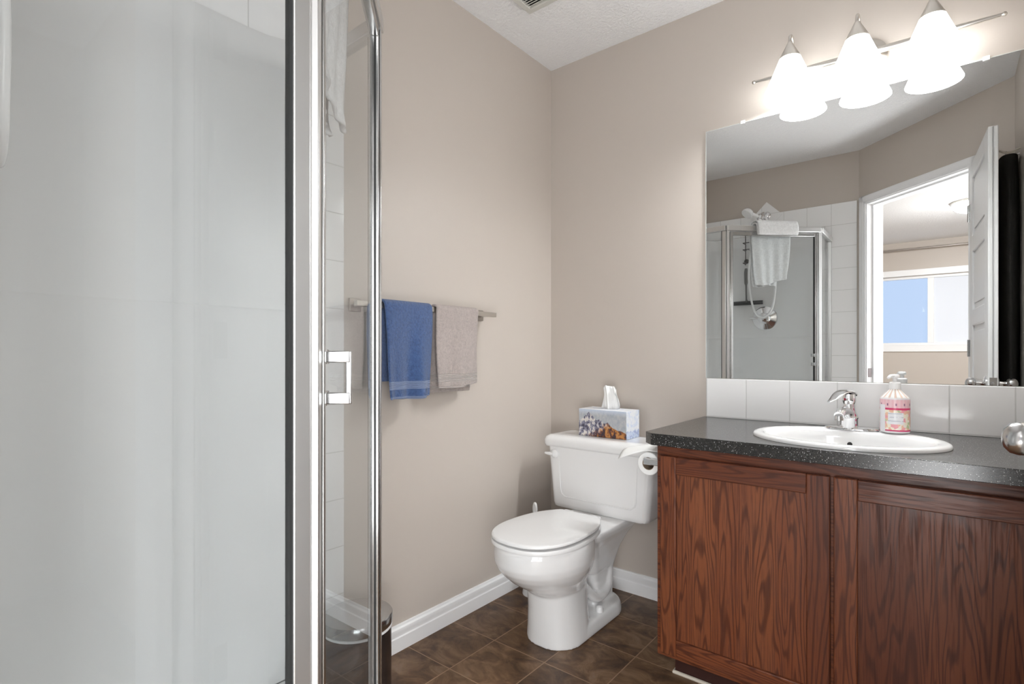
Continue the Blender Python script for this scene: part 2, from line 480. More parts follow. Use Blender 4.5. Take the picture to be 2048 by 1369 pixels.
prism(bm, [d2(S1 + .018), (XR, -1.505), (XR + WT, -1.50), d2(LEN + .10, -WT), d2(S1 + .018, -WT)], 0, H)
prism(bm, [d2(S0 - .018), d2(S1 + .018), d2(S1 + .018, -WT), d2(S0 - .018, -WT)], DH + .018, H)
struct('wall_door', bm, 'wall_paint')
struct('ceiling', box(new(), -1.2, 3.4, -6.25, .12, H, H + .1), 'ceiling_stipple')
bath = [(0, 0), (0, YC), (A.x, YC), d2(0, -.06), d2(LEN, -.06), (XR, -1.505), (XR, 0)]
struct('floor', prism(new(), bath, -.05, 0), 'floor_slate')
# the bedroom beyond the doorway
YB = -6.07
struct('floor_bedroom', box(new(), -1.1, 3.3, YB, YC - WT, -.06, -.002), 'carpet')
bm = new(); prism(bm, [(A.x, YC - WT), d2(0, -.061), d2(LEN, -.061), (XR + WT, -1.50), (3.3, -1.50), (3.3, YC - WT)], -.06, -.002)
struct('floor_doorway', bm, 'carpet')
struct('wall_bedroom_left', box(new(), -1.2, -1.1, YB, YC - WT, 0, H), 'wall_paint')
struct('wall_bedroom_right', box(new(), 3.3, 3.4, YB, -1.5, 0, H), 'wall_paint')
bm = new(); box(bm, -1.1, -.12, YC - WT, YC, 0, H); box(bm, XR + WT, 3.3, -1.50, -1.38, 0, H)
struct('wall_bedroom_near', bm, 'wall_paint')
WX0, WX1, WZ0, WZ1 = .70, 2.02, 1.16, 2.02
bm = new()
box(bm, -1.1, WX0, YB - .15, YB, 0, H); box(bm, WX1, 3.3, YB - .15, YB, 0, H)
box(bm, WX0, WX1, YB - .15, YB, 0, WZ0); box(bm, WX0, WX1, YB - .15, YB, WZ1, H)
struct('wall_bedroom_far', bm, 'wall_paint')

# window with casing, frame, mullion and two panes
bm = new()
for a in ((WX0 - .07, WX1 + .07, WZ1, WZ1 + .075), (WX0 - .07, WX1 + .07, WZ0 - .075, WZ0), (WX0 - .07, WX0, WZ0, WZ1), (WX1, WX1 + .07, WZ0, WZ1)):
    box(bm, a[0], a[1], YB, YB + .016, a[2], a[3])
win = struct('window_1', bm, 'white_trim', bevel=.003)
bm = new(); fw = .035
for a in ((WX0, WX1, WZ1 - fw, WZ1), (WX0, WX1, WZ0, WZ0 + fw), (WX0, WX0 + fw, WZ0 + fw, WZ1 - fw), (WX1 - fw, WX1, WZ0 + fw, WZ1 - fw), (1.330, 1.392, WZ0 + fw, WZ1 - fw)):
    box(bm, a[0], a[1], YB - .09, YB - .03, a[2], a[3])
obj('window_frame', bm, 'white_trim', win, bevel=.003)
obj('pane', box(new(), WX0 + fw, 1.330, YB - .065, YB - .060, WZ0 + fw, WZ1 - fw), 'window_glass', win)
obj('pane', box(new(), 1.392, WX1 - fw, YB - .065, YB - .060, WZ0 + fw, WZ1 - fw), 'window_glass', win)
obj('pale_sheet', box(new(), 1.392, WX1 - fw, YB - .052, YB - .050, WZ0 + fw, WZ1 - fw), 'whitish_sheet', win, label='pale half-clear sheet over the right pane')

t = thing('curtain_rod', 'dark curtain rod above the bedroom window seen through the doorway in the mirror', 'curtain rod', (1.36, YB + .07, 2.34))
obj('rod', tube(new(), [(.55, YB + .07, 2.34), (2.2, YB + .07, 2.34)], .011), 'brushed_nickel_dark', t)
for x in (.62, 2.12):
    obj('bracket', box(new(), x - .008, x + .008, YB + .0, YB + .075, 2.325, 2.338), 'brushed_nickel_dark', t)
t = thing('ceiling_light', 'glowing round flush ceiling light in the bedroom beyond the doorway', 'ceiling light', (1.70, -4.25, H))
obj('base', lathe(new(), [(.165, -.001), (.165, -.018), (.155, -.02)], (1.70, -4.25, H)), 'satin_nickel', t)
obj('diffuser', lathe(new(), [(.155, -.02), (.150, -.05), (.125, -.075), (.08, -.092), (.03, -.098), (.002, -.099)], (1.70, -4.25, H)), 'dome_glow', t)

# door lining, stops and casings
bm = new()
Z3 = Vector((0, 0, 1))
obox(bm, A, T, N, Z3, S0 - .018, S0, -WT - .002, .002, 0, DH + .018)
obox(bm, A, T, N, Z3, S1, S1 + .018, -WT - .002, .002, 0, DH + .018)
obox(bm, A, T, N, Z3, S0, S1, -WT - .002, .002, DH, DH + .018)
jamb = struct('trim_1', bm, 'white_trim', bevel=.0015)
bm = new()
obox(bm, A, T, N, Z3, S0, S0 + .010, -.075, -.040, 0, DH)
obox(bm, A, T, N, Z3, S1 - .010, S1, -.075, -.040, 0, DH)
obox(bm, A, T, N, Z3, S0 + .010, S1 - .010, -.075, -.040, DH - .010, DH)
obj('door_stop', bm, 'white_trim', jamb)
bm = new(); obox(bm, A, T, N, Z3, S0 - .0005, S0 + .0015, -.034, -.008, .895, .955)
sp = obj('strike_plate', bm, 'dark_steel', jamb, label='dark metal strike plate')
bm = new()
ws = .052
for (d0, d1, k0, k1) in ((.002, .010, 0, ws), (.010, .015, .012, ws - .006)):
    obox(bm, A, T, N, Z3, S0 - .006 - min(k1, .048), S0 - .006 - k0, d0, d1, 0, DH + .006 + k1)
    obox(bm, A, T, N, Z3, S1 + .006 + k0, S1 + .006 + k1, d0, d1, 0, DH + .006 + k1)
    obox(bm, A, T, N, Z3, S0 - .006 - min(k1, .048), S1 + .006 + k1, d0, d1, DH + .006 + k0, DH + .006 + k1)
struct('trim_2', bm, 'white_trim', bevel=.002)

# the door leaf stands open along the right wall
hx, hy = 1.603, -1.612
DU = Vector((.048, .675, 0)).normalized(); DV = Vector((DU.y, -DU.x, 0)); DO = Vector((hx, hy, 0))
DW = .632
bm = new()
tk = .035
rails = [(.0, .012), ]
pz = [.13 + .383 * k for k in range(5)]              # five stacked panels
obox(bm, DO, DU, DV, Z3, 0, DW, .010, tk - .010, .012, 2.045)
obox(bm, DO, DU, DV, Z3, 0, .105, 0, tk, .012, 2.045); obox(bm, DO, DU, DV, Z3, DW - .105, DW, 0, tk, .012, 2.045)
zz = .012
for p0 in pz:
    obox(bm, DO, DU, DV, Z3, .105, DW - .105, 0, tk, zz, p0); zz = p0 + .300
obox(bm, DO, DU, DV, Z3, .105, DW - .105, 0, tk, zz, 2.045)
door = struct('door_1', bm, 'white_door', bevel=.004)
bm = new()
for p0 in pz:
    for v0, v1 in ((.004, .0101), (tk - .0101, tk - .004)):
        obox(bm, DO, DU, DV, Z3, .135, DW - .135, v0, v1, p0 + .03, p0 + .27)
obj('raised_panels', bm, 'white_door', door, bevel=.003)
ku = DW - .062
for sgn, v0 in ((-1, 0.0), (1, tk)):
    c = DO + DU * ku + DV * v0 + Vector((0, 0, .917)); ax = DV * sgn
    bm = new()
    lathe(bm, [(.033, .0), (.033, .004), (.028, .008), (.013, .010), (.011, .034), (.013, .038)], c, ax, 32)
    k = obj('knob_rose', bm, 'chrome', door)
    bm = new()
    lathe(bm, [(.012, .033), (.019, .036), (.0232, .043), (.0240, .052), (.0215, .062), (.014, .069), (.004, .072)], c, ax, 36, sx=1.0, sy=1.04)
    obj('door_knob', bm, 'brushed_steel', k)
bm = new(); obox(bm, DO, DU, DV, Z3, DW - .0005, DW + .0012, .005, tk - .005, .89, .945)
lathe(bm, [(.009, 0), (.009, .010), (.006, .013)], DO + DU * DW + DV * (tk / 2) + Vector((0, 0, .917)), DU, 16)
obj('latch', bm, 'steel', door, label='metal latch in the door edge')
for z in (.30, 1.08, 1.80):
    bm = new(); tube(bm, [DO + DV * -.004 + Vector((0, 0, z - .045)), DO + DV * -.004 + Vector((0, 0, z + .045))], .006)
    obox(bm, DO, DU, DV, Z3, .0, .028, -.0022, .0, z - .044, z + .044)
    obj('hinge', bm, 'steel', door)

# baseboards
def baseboard(name, fn):
    prof = [(0, 0), (.014, 0), (.014, .048), (.011, .052), (.011, .060), (.013, .066), (.012, .078), (.007, .083), (.006, .089), (0, .090)]
    bm = new()
    loft(bm, [[fn(s, d, z) for d, z in prof] for s in (0, 1)], True, True)
    return struct(name, bm, 'white_trim', angle=30)
baseboard('baseboard_left', lambda s, d, z: (d, -1.167 + s * 1.167, z))
baseboard('baseboard_right', lambda s, d, z: (XR - d, -1.44 + s * .865, z))
baseboard('baseboard_back', lambda s, d, z: (.014 + s * .780, -d, z))

# glazed wall tile round the shower and the moulded surround inside it
struct('trim_3', box(new(), 0, .008, YC, -1.167, 0, 2.10), 'shower_tile_left')
bm = new(); box(bm, .008, 1.034, YC, YC + .008, 0, 2.10)
obox(bm, (.463, YC, 2.083), (math.sqrt(.5), 0, math.sqrt(.5)), (0, 1, 0), (-math.sqrt(.5), 0, math.sqrt(.5)), -.0757, .0757, 0, .010, -.0757, .0757)
struct('trim_4', bm, 'shower_tile_back')

# ------------------------------------------------------------------ vanity
YF = -.545                                                    # front of the face frame
t = thing('vanity_cabinet', 'red-brown stained oak vanity cabinet with two framed doors under the sink', 'cabinet', (1.27, -.27, 0))
bm = new()
box(bm, .793, .809, -.527, -.001, .095, .7597)
box(bm, XR - .018, XR - .001, -.527, -.001, .095, .7597)
box(bm, .809, XR - .018, -.527, -.001, .095, .110)
obj('carcass', bm, 'oak_side', t, bevel=.001)
bm = new()
box(bm, .793, XR - .001, YF, -.527, .726, .7597); box(bm, .793, XR - .001, YF, -.527, .095, .126)
box(bm, .793, .826, YF, -.527, .126, .726); box(bm, XR - .030, XR - .001, YF, -.527, .126, .726); box(bm, 1.257, 1.297, YF, -.527, .126, .726)
obj('face_frame', bm, 'oak_level', t, bevel=.001)
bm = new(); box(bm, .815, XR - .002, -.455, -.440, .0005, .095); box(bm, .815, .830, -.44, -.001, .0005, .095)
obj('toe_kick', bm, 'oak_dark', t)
bm = new(); tube(bm, [(.811, -.40, .004), (.811, -.459, .004), (1.0, -.459, .004), (XR - .004, -.459, .004)], .006, 8)
obj('caulk_bead', bm, 'caulk', t)
def cab_door(x0, x1, z0, z1, xp0, xp1, mu):
    y0, y1 = YF - .020, YF - .0005
    zp0, zp1 = z0 + .052, z1 - .053
    d = obj('door', box(new(), xp0 - .006, xp1 + .006, y0 + .009, y1, zp0 - .006, zp1 + .006), mu[0], t)
    for a, b, mm in ((x0, xp0, mu[1]), (xp1, x1, mu[2])):
        obj('stile', box(new(), a, b, y0, y1, z0, z1), mm, d, bevel=.0028)
    for a, b in ((z0, zp0), (zp1, z1)):
        obj('rail', box(new(), xp0, xp1, y0, y1, a, b), 'oak_level', d, bevel=.0022)
cab_door(.810, 1.2725, .113, .729, .861, 1.218, ('oak_upright', 'oak_upright_b', 'oak_side'))
cab_door(1.2805, 1.744, .113, .729, 1.333, 1.692, ('oak_upright_b', 'oak_upright', 'oak_side'))

# sink geometry is needed for the cut-out
SX, SY, SA, SB = 1.276, -.337, .245, .205
CT = .797
bm = new()
outer = [(.750, -.001), (.750, -.538), (.782, -.570), (XR - .001, -.570), (XR - .001, -.001)]
hole = [(SX + (SA - .022) * math.cos(2 * PI * k / 48), SY + (SB - .022) * math.sin(2 * PI * k / 48)) for k in range(48)]
def ringed(bm, outer, hole, z0, z1):
    # bridge outer outline to the hole by casting from the hole centre
    cx, cy = SX, SY
    n = 96
    ho, ou = [], []
    angs = sorted(set([2 * PI * k / n for k in range(n)] + [math.atan2(y - cy, x - cx) % (2 * PI) for x, y in outer]))
    for a in angs:
        c, s = math.cos(a), math.sin(a)
        ho.append((cx + (SA - .022) * c, cy + (SB - .022) * s))
        best = 9
        for (xa, ya), (xb, yb) in zip(outer, outer[1:] + outer[:1]):
            ex, ey = xb - xa, yb - ya; den = c * ey - s * ex
            if abs(den) < 1e-9: continue
            tt = ((xa - cx) * ey - (ya - cy) * ex) / den; uu = ((xa - cx) * s - (ya - cy) * c) / den
            if tt > 0 and -1e-6 <= uu <= 1 + 1e-6: best = min(best, tt)
        ou.append((cx + c * best, cy + s * best))
    R = {}
    for nm, L_ in (('h', ho), ('o', ou)):
        for z in (z0, z1): R[nm, z] = [bm.verts.new((x, y, z)) for x, y in L_]
    k = len(angs)
    for i in range(k):
        j = (i + 1) % k
        bm.faces.new((R['h', z1][i], R['o', z1][i], R['o', z1][j], R['h', z1][j]))
        bm.faces.new((R['h', z0][i], R['o', z0][i], R['o', z0][j], R['h', z0][j]))
        bm.faces.new((R['o', z0][i], R['o', z0][j], R['o', z1][j], R['o', z1][i]))
        bm.faces.new((R['h', z0][i], R['h', z0][j], R['h', z1][j], R['h', z1][i]))
ringed(bm, outer, hole, .760, CT)
tag(obj('countertop', bm, 'counter_laminate', bevel=.0012, loc=(1.26, -.28, .760)), 'dark grey speckled laminate countertop with a clipped corner on the oak vanity', 'countertop')
tag(obj('backsplash', box(new(), .761, XR - .001, -.009, -.0005, CT, .951), 'backsplash_tile', bevel=.002), 'single row of white square tiles between the countertop and the mirror', 'backsplash')

t = thing('sink', 'white oval drop-in basin set into the dark countertop', 'sink', (SX, SY, CT))
bm = new()
prof = [(1.0, .0005), (1.0, .006), (.985, .0105), (.955, .0125), (.91, .0125), (.872, .0105), (.845, .004), (.825, -.012), (.79, -.045), (.71, -.085), (.56, -.115), (.36, -.128), (.12, -.133)]
prof_o = [(.12, -.143), (.36, -.138), (.58, -.124), (.74, -.094), (.82, -.05), (.855, -.012), (.87, .0005)]
def sring(f, h):
    dx = 0; yy = 0
    if f < .9: yy = -(.9 - f) * .035
    return [(SX + SA * f * math.cos(2 * PI * k / 72), SY + yy + SB * f * math.sin(2 * PI * k / 72) * (1 if f > .9 else 1.0), CT + h) for k in range(72)]
# faucet ledge: the rim is wider at the back
def sring2(f, h):
    pts = sring(f, h)
    if f >= .9: return pts
    out = []
    for x, y, z in pts:
        k = max(0, (y - SY) / SB)
        out.append((x, y - .050 * k * min(1, (1 - f) / .12), z))
    return out
loft(bm, [sring2(f, h) for f, h in prof + prof_o] + [sring(1.0, .0005)], False, False)
obj('basin', bm, 'ceramic', t, angle=60)
obj('drain', lathe(new(), [(.034, -.136), (.034, -.1285), (.030, -.1265), (.020, -.1300), (.002, -.1300)], (SX, SY - .028, CT)), 'chrome', t)
for k in (0,):
    obj('overflow_hole', lathe(new(), [(.007, 0), (.007, .002)], (SX, SY + .112, CT - .028), (0, -1, .4), 16), 'dark_void', t)

FX, FY, FZ = 1.268, -.176, CT + .0122
t = thing('faucet', 'chrome single-lever faucet on the back ledge of the white sink', 'faucet', (FX, FY, FZ))
bm = new()
loft(bm, [ell(FX + .006, FY, a, b, FZ + h, 40, 2.2) for a, b, h in ((.074, .026, 0), (.074, .026, .004), (.070, .0235, .0075), (.058, .018, .009))])
obj('base_plate', bm, 'chrome', t)
bm = new()
lathe(bm, [(.0245, .007), (.0245, .034), (.0265, .039), (.0240, .046), (.0195, .056), (.0170, .066), (.0165, .076), (.0130, .086)], (FX, FY, FZ), seg=36)
obj('body', bm, 'chrome', t)
bm = new()
sp_p = spline([(FX, FY - .005, FZ + .046), (FX - .004, FY - .05, FZ + .060), (FX - .008, FY - .10, FZ + .062), (FX - .011, FY - .125, FZ + .053)], 6)
tube(bm, sp_p, [.017 - .004 * k / len(sp_p) for k in range(len(sp_p))], 20)
lathe(bm, [(.012, 0), (.012, -.012)], (FX - .011, FY - .122, FZ + .052), seg=20)
obj('spout', bm, 'chrome', t)
bm = new()
rings = []
for k in range(17):
    q = k / 16
    cx_, cy_ = FX + .005 - .046 * q, FY + .027 - .128 * q
    top = FZ + .1185 + .010 * math.sin(PI * min(1, q * 1.25)) - .026 * q ** 2.2
    hw_ = .0215 * (1 - q ** 2.6 * .78) * (.80 + .20 * min(1, q * 6)); th = .0135 * (1 - q) + .0032
    px_, py_ = math.cos(math.radians(-20)), math.sin(math.radians(-20))
    rings.append([(cx_ + px_ * hw_ * math.cos(2 * PI * n_ / 24), cy_ + py_ * hw_ * math.cos(2 * PI * n_ / 24), top - th / 2 + th / 2 * math.sin(2 * PI * n_ / 24)) for n_ in range(24)])
loft(bm, rings)
lathe(bm, [(.006, .078), (.016, .081), (.0195, .090), (.0195, .100), (.017, .112)], (FX, FY, FZ), seg=32)
obj('lever', bm, 'chrome', t)
obj('temperature_dot', lathe(new(), [(.0035, 0), (.0035, .0008)], (FX - .009, FY - .0176, FZ + .096), (-.4, -.9, 0), 14), 'dot_red', t, label='small red temperature dot')

BX, BY, BZ = 1.386, -.178, CT + .0128
t = thing('soap_dispenser', 'pink floral pump bottle of hand soap on the back rim of the sink', 'soap bottle', (BX, BY, BZ))
body = obj('bottle', lathe(new(), [(.030, 0), (.0365, .003), (.0375, .008), (.0375, .104), (.0360, .108)], (BX, BY, BZ), seg=48, cap1=True), 'soap_clear', t)
obj('label', lathe(new(), [(.0378, .008), (.0378, .102)], (BX, BY, BZ), seg=48, cap0=False, cap1=False), 'soap_label', t, label='pink and cream floral label')
obj('shoulder', lathe(new(), [(.0375, .102), (.0365, .107), (.026, .118), (.0165, .128), (.0145, .131), (.0145, .135)], (BX, BY, BZ), seg=48, cap0=False), 'soap_shoulder', t)
pump = obj('pump', lathe(new(), [(.0145, .132), (.0150, .134), (.0150, .150), (.0125, .153), (.0060, .154), (.0055, .164), (.0065, .165)], (BX, BY, BZ), seg=32), 'white_plastic', t)
bm = new(); lathe(bm, [(.008, .164), (.0115, .166), (.012, .172), (.0095, .176), (.002, .1765)], (BX, BY, BZ), seg=32)
tube(bm, [(BX, BY, BZ + .171), (BX - .010, BY - .022, BZ + .171), (BX - .014, BY - .032, BZ + .167)], [.006, .005, .004], 12)
obj('nozzle', bm, 'white_plastic', pump)

# mirror
t = thing('mirror', 'large frameless wall mirror above the tiled backsplash', 'mirror', (1.26, 0, .9525))
obj('glass', box(new(), .760, XR - .004, -.005, -.0005, .9525, 1.937), 'mirror_silver', t)
bm = new(); box(bm, .7585, .7599, -.0052, -.0005, .9525, 1.937); box(bm, .7585, XR - .004, -.0052, -.0005, 1.9371, 1.9384)
obj('polished_edge', bm, 'mirror_edge', t)
for x in (.90, 1.60):
    obj('clip', box(new(), x - .008, x + .008, -.0075, -.0005, 1.933, 1.946), 'white_plastic', t, bevel=.001)

# vanity light
t = thing('vanity_light', 'satin nickel three-light bar with white cone shades above the mirror', 'wall light', (1.285, 0, 2.03))
LX, LY = (1.086, 1.283, 1.474), -.113
def tilt(x): return -.033 * (x - 1.085)
bm = new()
yb_ = -.050
bp = [(.952, yb_, 2.053 + tilt(.952)), (.97, yb_, 2.053 + tilt(.97)), (1.1, yb_, 2.050 + tilt(1.1)), (1.283, yb_, 2.048 + tilt(1.283)), (1.47, yb_, 2.050 + tilt(1.47)), (1.62, yb_, 2.054 + tilt(1.62)), (1.637, yb_, 2.054 + tilt(1.637))]
tube(bm, bp, [.004, .0045, .0095, .0108, .0095, .0045, .004], 16)
for q in (bp[0], bp[-1]): lathe(bm, [(.001, -.007), (.005, -.005), (.007, 0), (.005, .005), (.001, .007)], q, (1, 0, 0), 16)
obj('bar', bm, 'satin_nickel', t)
bm = new(); lathe(bm, [(.060, .0), (.058, .012), (.042, .026), (.016, .032), (.010, .045)], (1.300, -.0005, 2.045), (0, -1, 0), 40)
obj('canopy', bm, 'satin_nickel', t)
for x in LX:
    zb = 1.962 + tilt(x)
    arm = spline([(x, yb_, zb + .088), (x, yb_ - .004, zb + .135), (x, yb_ - .022, zb + .182), (x, LY + .018, zb + .196), (x, LY, zb + .180), (x, LY, zb + .155)], 6)
    obj('arm', tube(new(), arm, .0055, 12), 'satin_nickel', t)
    obj('shade_cap', lathe(new(), [(.007, .166), (.010, .160), (.0335, .113), (.0345, .110), (.031, .110)], (x, LY, zb), seg=40), 'satin_nickel', t)
    bm = new(); prof = [(.030, .116), (.0345, .108), (.0525, .062), (.0772, .004), (.0785, .0), (.0755, .0005), (.0505, .060), (.031, .106)]
    a_ = [[(x + r * math.cos(2 * PI * k / 48), LY + r * math.sin(2 * PI * k / 48), zb + h) for k in range(48)] for r, h in prof]
    loft(bm, a_, False, False)
    sh = obj('shade', bm, 'white_glass_shade', t, angle=70)
    # the shade's own origin sits at its rim so its glow follows its height
    for vv in sh.data.vertices: vv.co -= Vector((x, LY, zb)) - wloc(t)
    sh.location = Vector((x, LY, zb)) - wloc(t)
    b2 = obj('bulb', lathe(new(), [(.010, .105), (.012, .075), (.027, .048), (.030, .034), (.025, .017), (.012, .007), (.002, .005)], (x, LY, zb), seg=28), 'bulb_glow', t)

# ------------------------------------------------------------------ toilet
TX = .380
t = thing('toilet', 'white two-piece toilet with closed lid between the left wall and the vanity', 'toilet', (TX, -.40, 0))
bm = new()
# bowl
loft(bm, [ell(TX, cy, a, b, z, 64) for cy, a, b, z in ((-.515, .098, .118, .190), (-.520, .106, .128, .205), (-.540, .121, .148, .228), (-.556, .139, .170, .254), (-.568, .154, .188, .280), (-.576, .164, .200, .303), (-.580, .1685, .2055, .325), (-.580, .1690, .2060, .355), (-.580, .167, .204, .376), (-.580, .163, .199, .388))])
# pedestal
loft(bm, [ell(TX, cy, a, b, z, 48, 2.3) for cy, a, b, z in ((-.492, .112, .122, 0), (-.492, .111, .121, .012), (-.494, .107, .119, .05), (-.498, .101, .118, .12), (-.505, .099, .120, .20), (-.512, .100, .124, .24))])
# rear deck under the tank
loft(bm, [rrect(TX, -.245, hx_, hy_, .05, z) for hx_, hy_, z in ((.060, .105, .18), (.075, .13, .25), (.098, .165, .31), (.122, .195, .345), (.128, .205, .365), (.126, .203, .379))])
# trapway column and foot
loft(bm, [rrect(TX, -.235, hx_, hy_, .035, z) for hx_, hy_, z in ((.062, .085, .0), (.056, .080, .06), (.052, .085, .14), (.058, .10, .22), (.07, .12, .27))])
loft(bm, [rrect(TX, -.345, hx_, hy_, min(.098, hx_ - .002), z) for hx_, hy_, z in ((.110, .215, 0), (.110, .215, .020), (.106, .211, .042), (.100, .205, .050))])
for s in (-1, 1):
    tube(bm, spline([(TX + s * .045, -.43, .19), (TX + s * .052, -.36, .12), (TX + s * .054, -.30, .085), (TX + s * .050, -.22, .10), (TX + s * .04, -.19, .18)], 6), .021, 16)
bw = obj('bowl', bm, 'ceramic', t, angle=180)
md = bw.modifiers.new('blend', 'REMESH'); md.mode = 'VOXEL'; md.voxel_size = .0045; md.use_smooth_shade = True
md = bw.modifiers.new('soften', 'SMOOTH'); md.factor = .5; md.iterations = 9
def oval(scale, z, yb=-.345, extra=0):
    half = [(0, -.790), (.062, -.780), (.112, -.748), (.146, -.695), (.163, -.630), (.165, -.560), (.157, -.490), (.138, -.425), (.114, -.380), (.094, -.352), (.086, yb)]
    sp = spline([(x, y, 0) for x, y in half], 5)
    cy = -.57
    rt = [(TX + q.x * scale, cy + (q.y - cy) * scale, z) for q in sp]
    lf = [(TX - q.x * scale, cy + (q.y - cy) * scale, z) for q in reversed(sp[1:])]
    return rt + lf
bm = new(); loft(bm, [oval(.97, .3885), oval(1.0, .3905), oval(1.005, .398), oval(.995, .4035), oval(.95, .4045)])
obj('seat', bm, 'white_plastic', t, angle=50)
bm = new()
def lidring(sc, z): return [(x, y, zz + .012 * max(0, (y + .79) / .45) * 0 + .0075 * ((x - TX) / .165 + .6) * .5 * max(0, 1 - abs(y + .55) / .35)) for x, y, zz in oval(sc, z)]
loft(bm, [lidring(.965, .4088), lidring(.995, .4098), lidring(1.0, .4145), lidring(.988, .4185), lidring(.94, .4200), lidring(.5, .4210), lidring(.1, .4212)])
obj('lid', bm, 'white_plastic', t, angle=50)
for s in (-1, 1):
    bm = new(); loft(bm, [rrect(TX + s * .062, -.335, .022, .014, .010, z) for z in (.380, .408, .414)])
    obj('hinge', bm, 'white_plastic', t, bevel=.003)
bm = new()
loft(bm, [rrect(TX, -.118 + (w - .235) * .0, w, d_, .028, z) for w, d_, z in ((.210, .088, .378), (.222, .096, .384), (.227, .098, .40), (.236, .099, .50), (.246, .1005, .60), (.250, .101, .645))])
tank = obj('tank', bm, 'ceramic', t, angle=50)
# embossed outline on the tank's front
bm = new(); yo = lambda z: -.118 - (.098 + (z - .40) / .245 * .003) - .0005
pth = [(TX - .185, yo(.60), .600), (TX - .178, yo(.46), .46), (TX - .172, yo(.445), .442), (TX - .155, yo(.43), .430), (TX, yo(.43), .428), (TX + .155, yo(.43), .430), (TX + .172, yo(.445), .442), (TX + .178, yo(.46), .46), (TX + .185, yo(.60), .600)]
tube(bm, pth, [.0005, .0026, .0026, .0026, .0026, .0026, .0026, .0026, .0005], 10)
obj('embossed_line', bm, 'ceramic', tank)
bm = new()
loft(bm, [rrect(TX + .003, -.122, w, d_, r, z) for w, d_, r, z in ((.252, .100, .03, .643), (.266, .112, .036, .645), (.270, .116, .038, .655), (.270, .116, .038, .672), (.264, .110, .036, .685), (.250, .097, .03, .6925), (.225, .072, .03, .6945), (.222, .069, .03, .6942))])
obj('tank_lid', bm, 'ceramic', t, angle=60)
bm = new()
lathe(bm, [(.019, 0), (.019, .006), (.015, .011), (.008, .013)], (TX - .205, -.2195, .612), (0, -1, 0), 24)
tube(bm, [(TX - .205, -.234, .612), (TX - .225, -.236, .6125), (TX - .247, -.235, .613)], [.009, .008, .005], 12)
obj('flush_lever', bm, 'white_plastic', t)
for s in (-1, 1):
    obj('bolt_cap', lathe(new(), [(.015, .046), (.015, .060), (.012, .068), (.004, .071)], (TX + s * .083, -.335, 0), seg=20), 'white_plastic', t)

# toilet brush behind the bowl
t = thing('toilet_brush', 'white toilet brush with looped handle standing in the corner behind the toilet', 'toilet brush', (.105, -.285, 0))
obj('holder', lathe(new(), [(.046, .0), (.048, .004), (.040, .06), (.036, .12), (.038, .125), (.030, .126)], (.105, -.285, 0), seg=32), 'white_plastic', t)
bm = new()
tube(bm, [(.105, -.285, .122), (.112, -.288, .24), (.118, -.290, .345)], [.009, .008, .009], 12)
loop = [(.118 + .010 * math.cos(a), -.290 - .004 * math.cos(a), .372 + .026 * math.sin(a)) for a in [2 * PI * k / 20 for k in range(21)]]
tube(bm, loop, .0055, 10, cap=False)
obj('handle', bm, 'white_plastic', t)

# tissue box on the tank
tx0, ty0, tz0 = .262, -.163, .6948
t = thing('tissue_box', 'tissue box with a painted mountain scene on the toilet tank lid', 'tissue box', (tx0, ty0, tz0))
bm = new(); box(bm, tx0, tx0 + .228, ty0, ty0 + .118, tz0, tz0 + .116)
bm.faces.ensure_lookup_table()
for f in bm.faces:
    c = f.calc_center_median(); n_ = f.normal
    f.normal_update(); n_ = f.normal
    f.material_index = 0 if abs(n_.y) > .9 else (2 if abs(n_.z) > .9 else 1)
obj('box', bm, ['tissue_print', 'tissue_side', 'tissue_top'], t, bevel=.0015)
cxx, cyy, tzt = tx0 + .130, ty0 + .059, tz0 + .116
bm = new(); loft(bm, [ell(cxx - .02, cyy, .075, .026, tzt + .0001), ell(cxx - .02, cyy, .075, .026, tzt + .0007)])
obj('opening', bm, 'tissue_side', t)
bm = new(); rows = []
for i in range(15):
    s = i / 14
    hw = .038 + .004 * math.sin(s * 5 + .4) - .005 * s
    rows.append([(cxx - .014 + (u - .5) * 2 * hw + .004 * math.sin(s * 3.0), cyy + .010 * math.sin(u * 9 + s * 2.2) * (1 - .25 * s) + .004 * math.sin(u * 21 + s * 5), tzt - .002 + s * (.102 + .003 * math.sin(u * 6 + 1) - .014 * (2 * u - 1) ** 6)) for u in [k / 24 for k in range(25)]])
rows_b = [[(x, y + .010 + .004 * math.sin(x * 200), z * 1.0) for x, y, z in r] for r in rows]
grid(bm, rows + list(reversed(rows_b)))
obj('tissue', bm, 'toilet_paper', t, solid=.001, angle=180)

# toilet paper on the vanity's side
rx, ry, rz, rr = .722, -.46, .675, .039
t = thing('toilet_paper_holder', 'chrome paper holder fixed to the left side of the vanity cabinet', 'paper holder', (.793, ry, rz + .02))
obj('mounting_plate', box(new(), .786, .7925, ry - .030, ry + .085, rz - .008, rz + .032), 'chrome', t, bevel=.002)
bm = new(); box(bm, .712, .786, ry - .018, ry - .0145 + .012, rz + .0, rz + .020)
obj('arm', bm, 'chrome', t, bevel=.002)
obj('spindle', tube(new(), [(rx, ry - .005, rz + .010), (rx, ry + .105, rz + .010)], .0075, 16), 'chrome', t)
t = thing('toilet_paper_roll', 'nearly used white toilet paper roll hanging between the tank and the vanity', 'toilet paper', (rx, ry, rz))
bm = new()
rows = [[(rx + r * math.cos(2 * PI * k / 40), ry + yy, rz + r * math.sin(2 * PI * k / 40)) for k in range(40)] for r, yy in ((.0215, 0), (rr - .002, 0), (rr, .002), (rr, .098), (rr - .002, .10), (.0215, .10))]
rows = [[(x, y + .001, z) for x, y, z in r] for r in rows]
loft(bm, rows, False, False)
obj('roll', bm, 'toilet_paper', t)
bm = new()
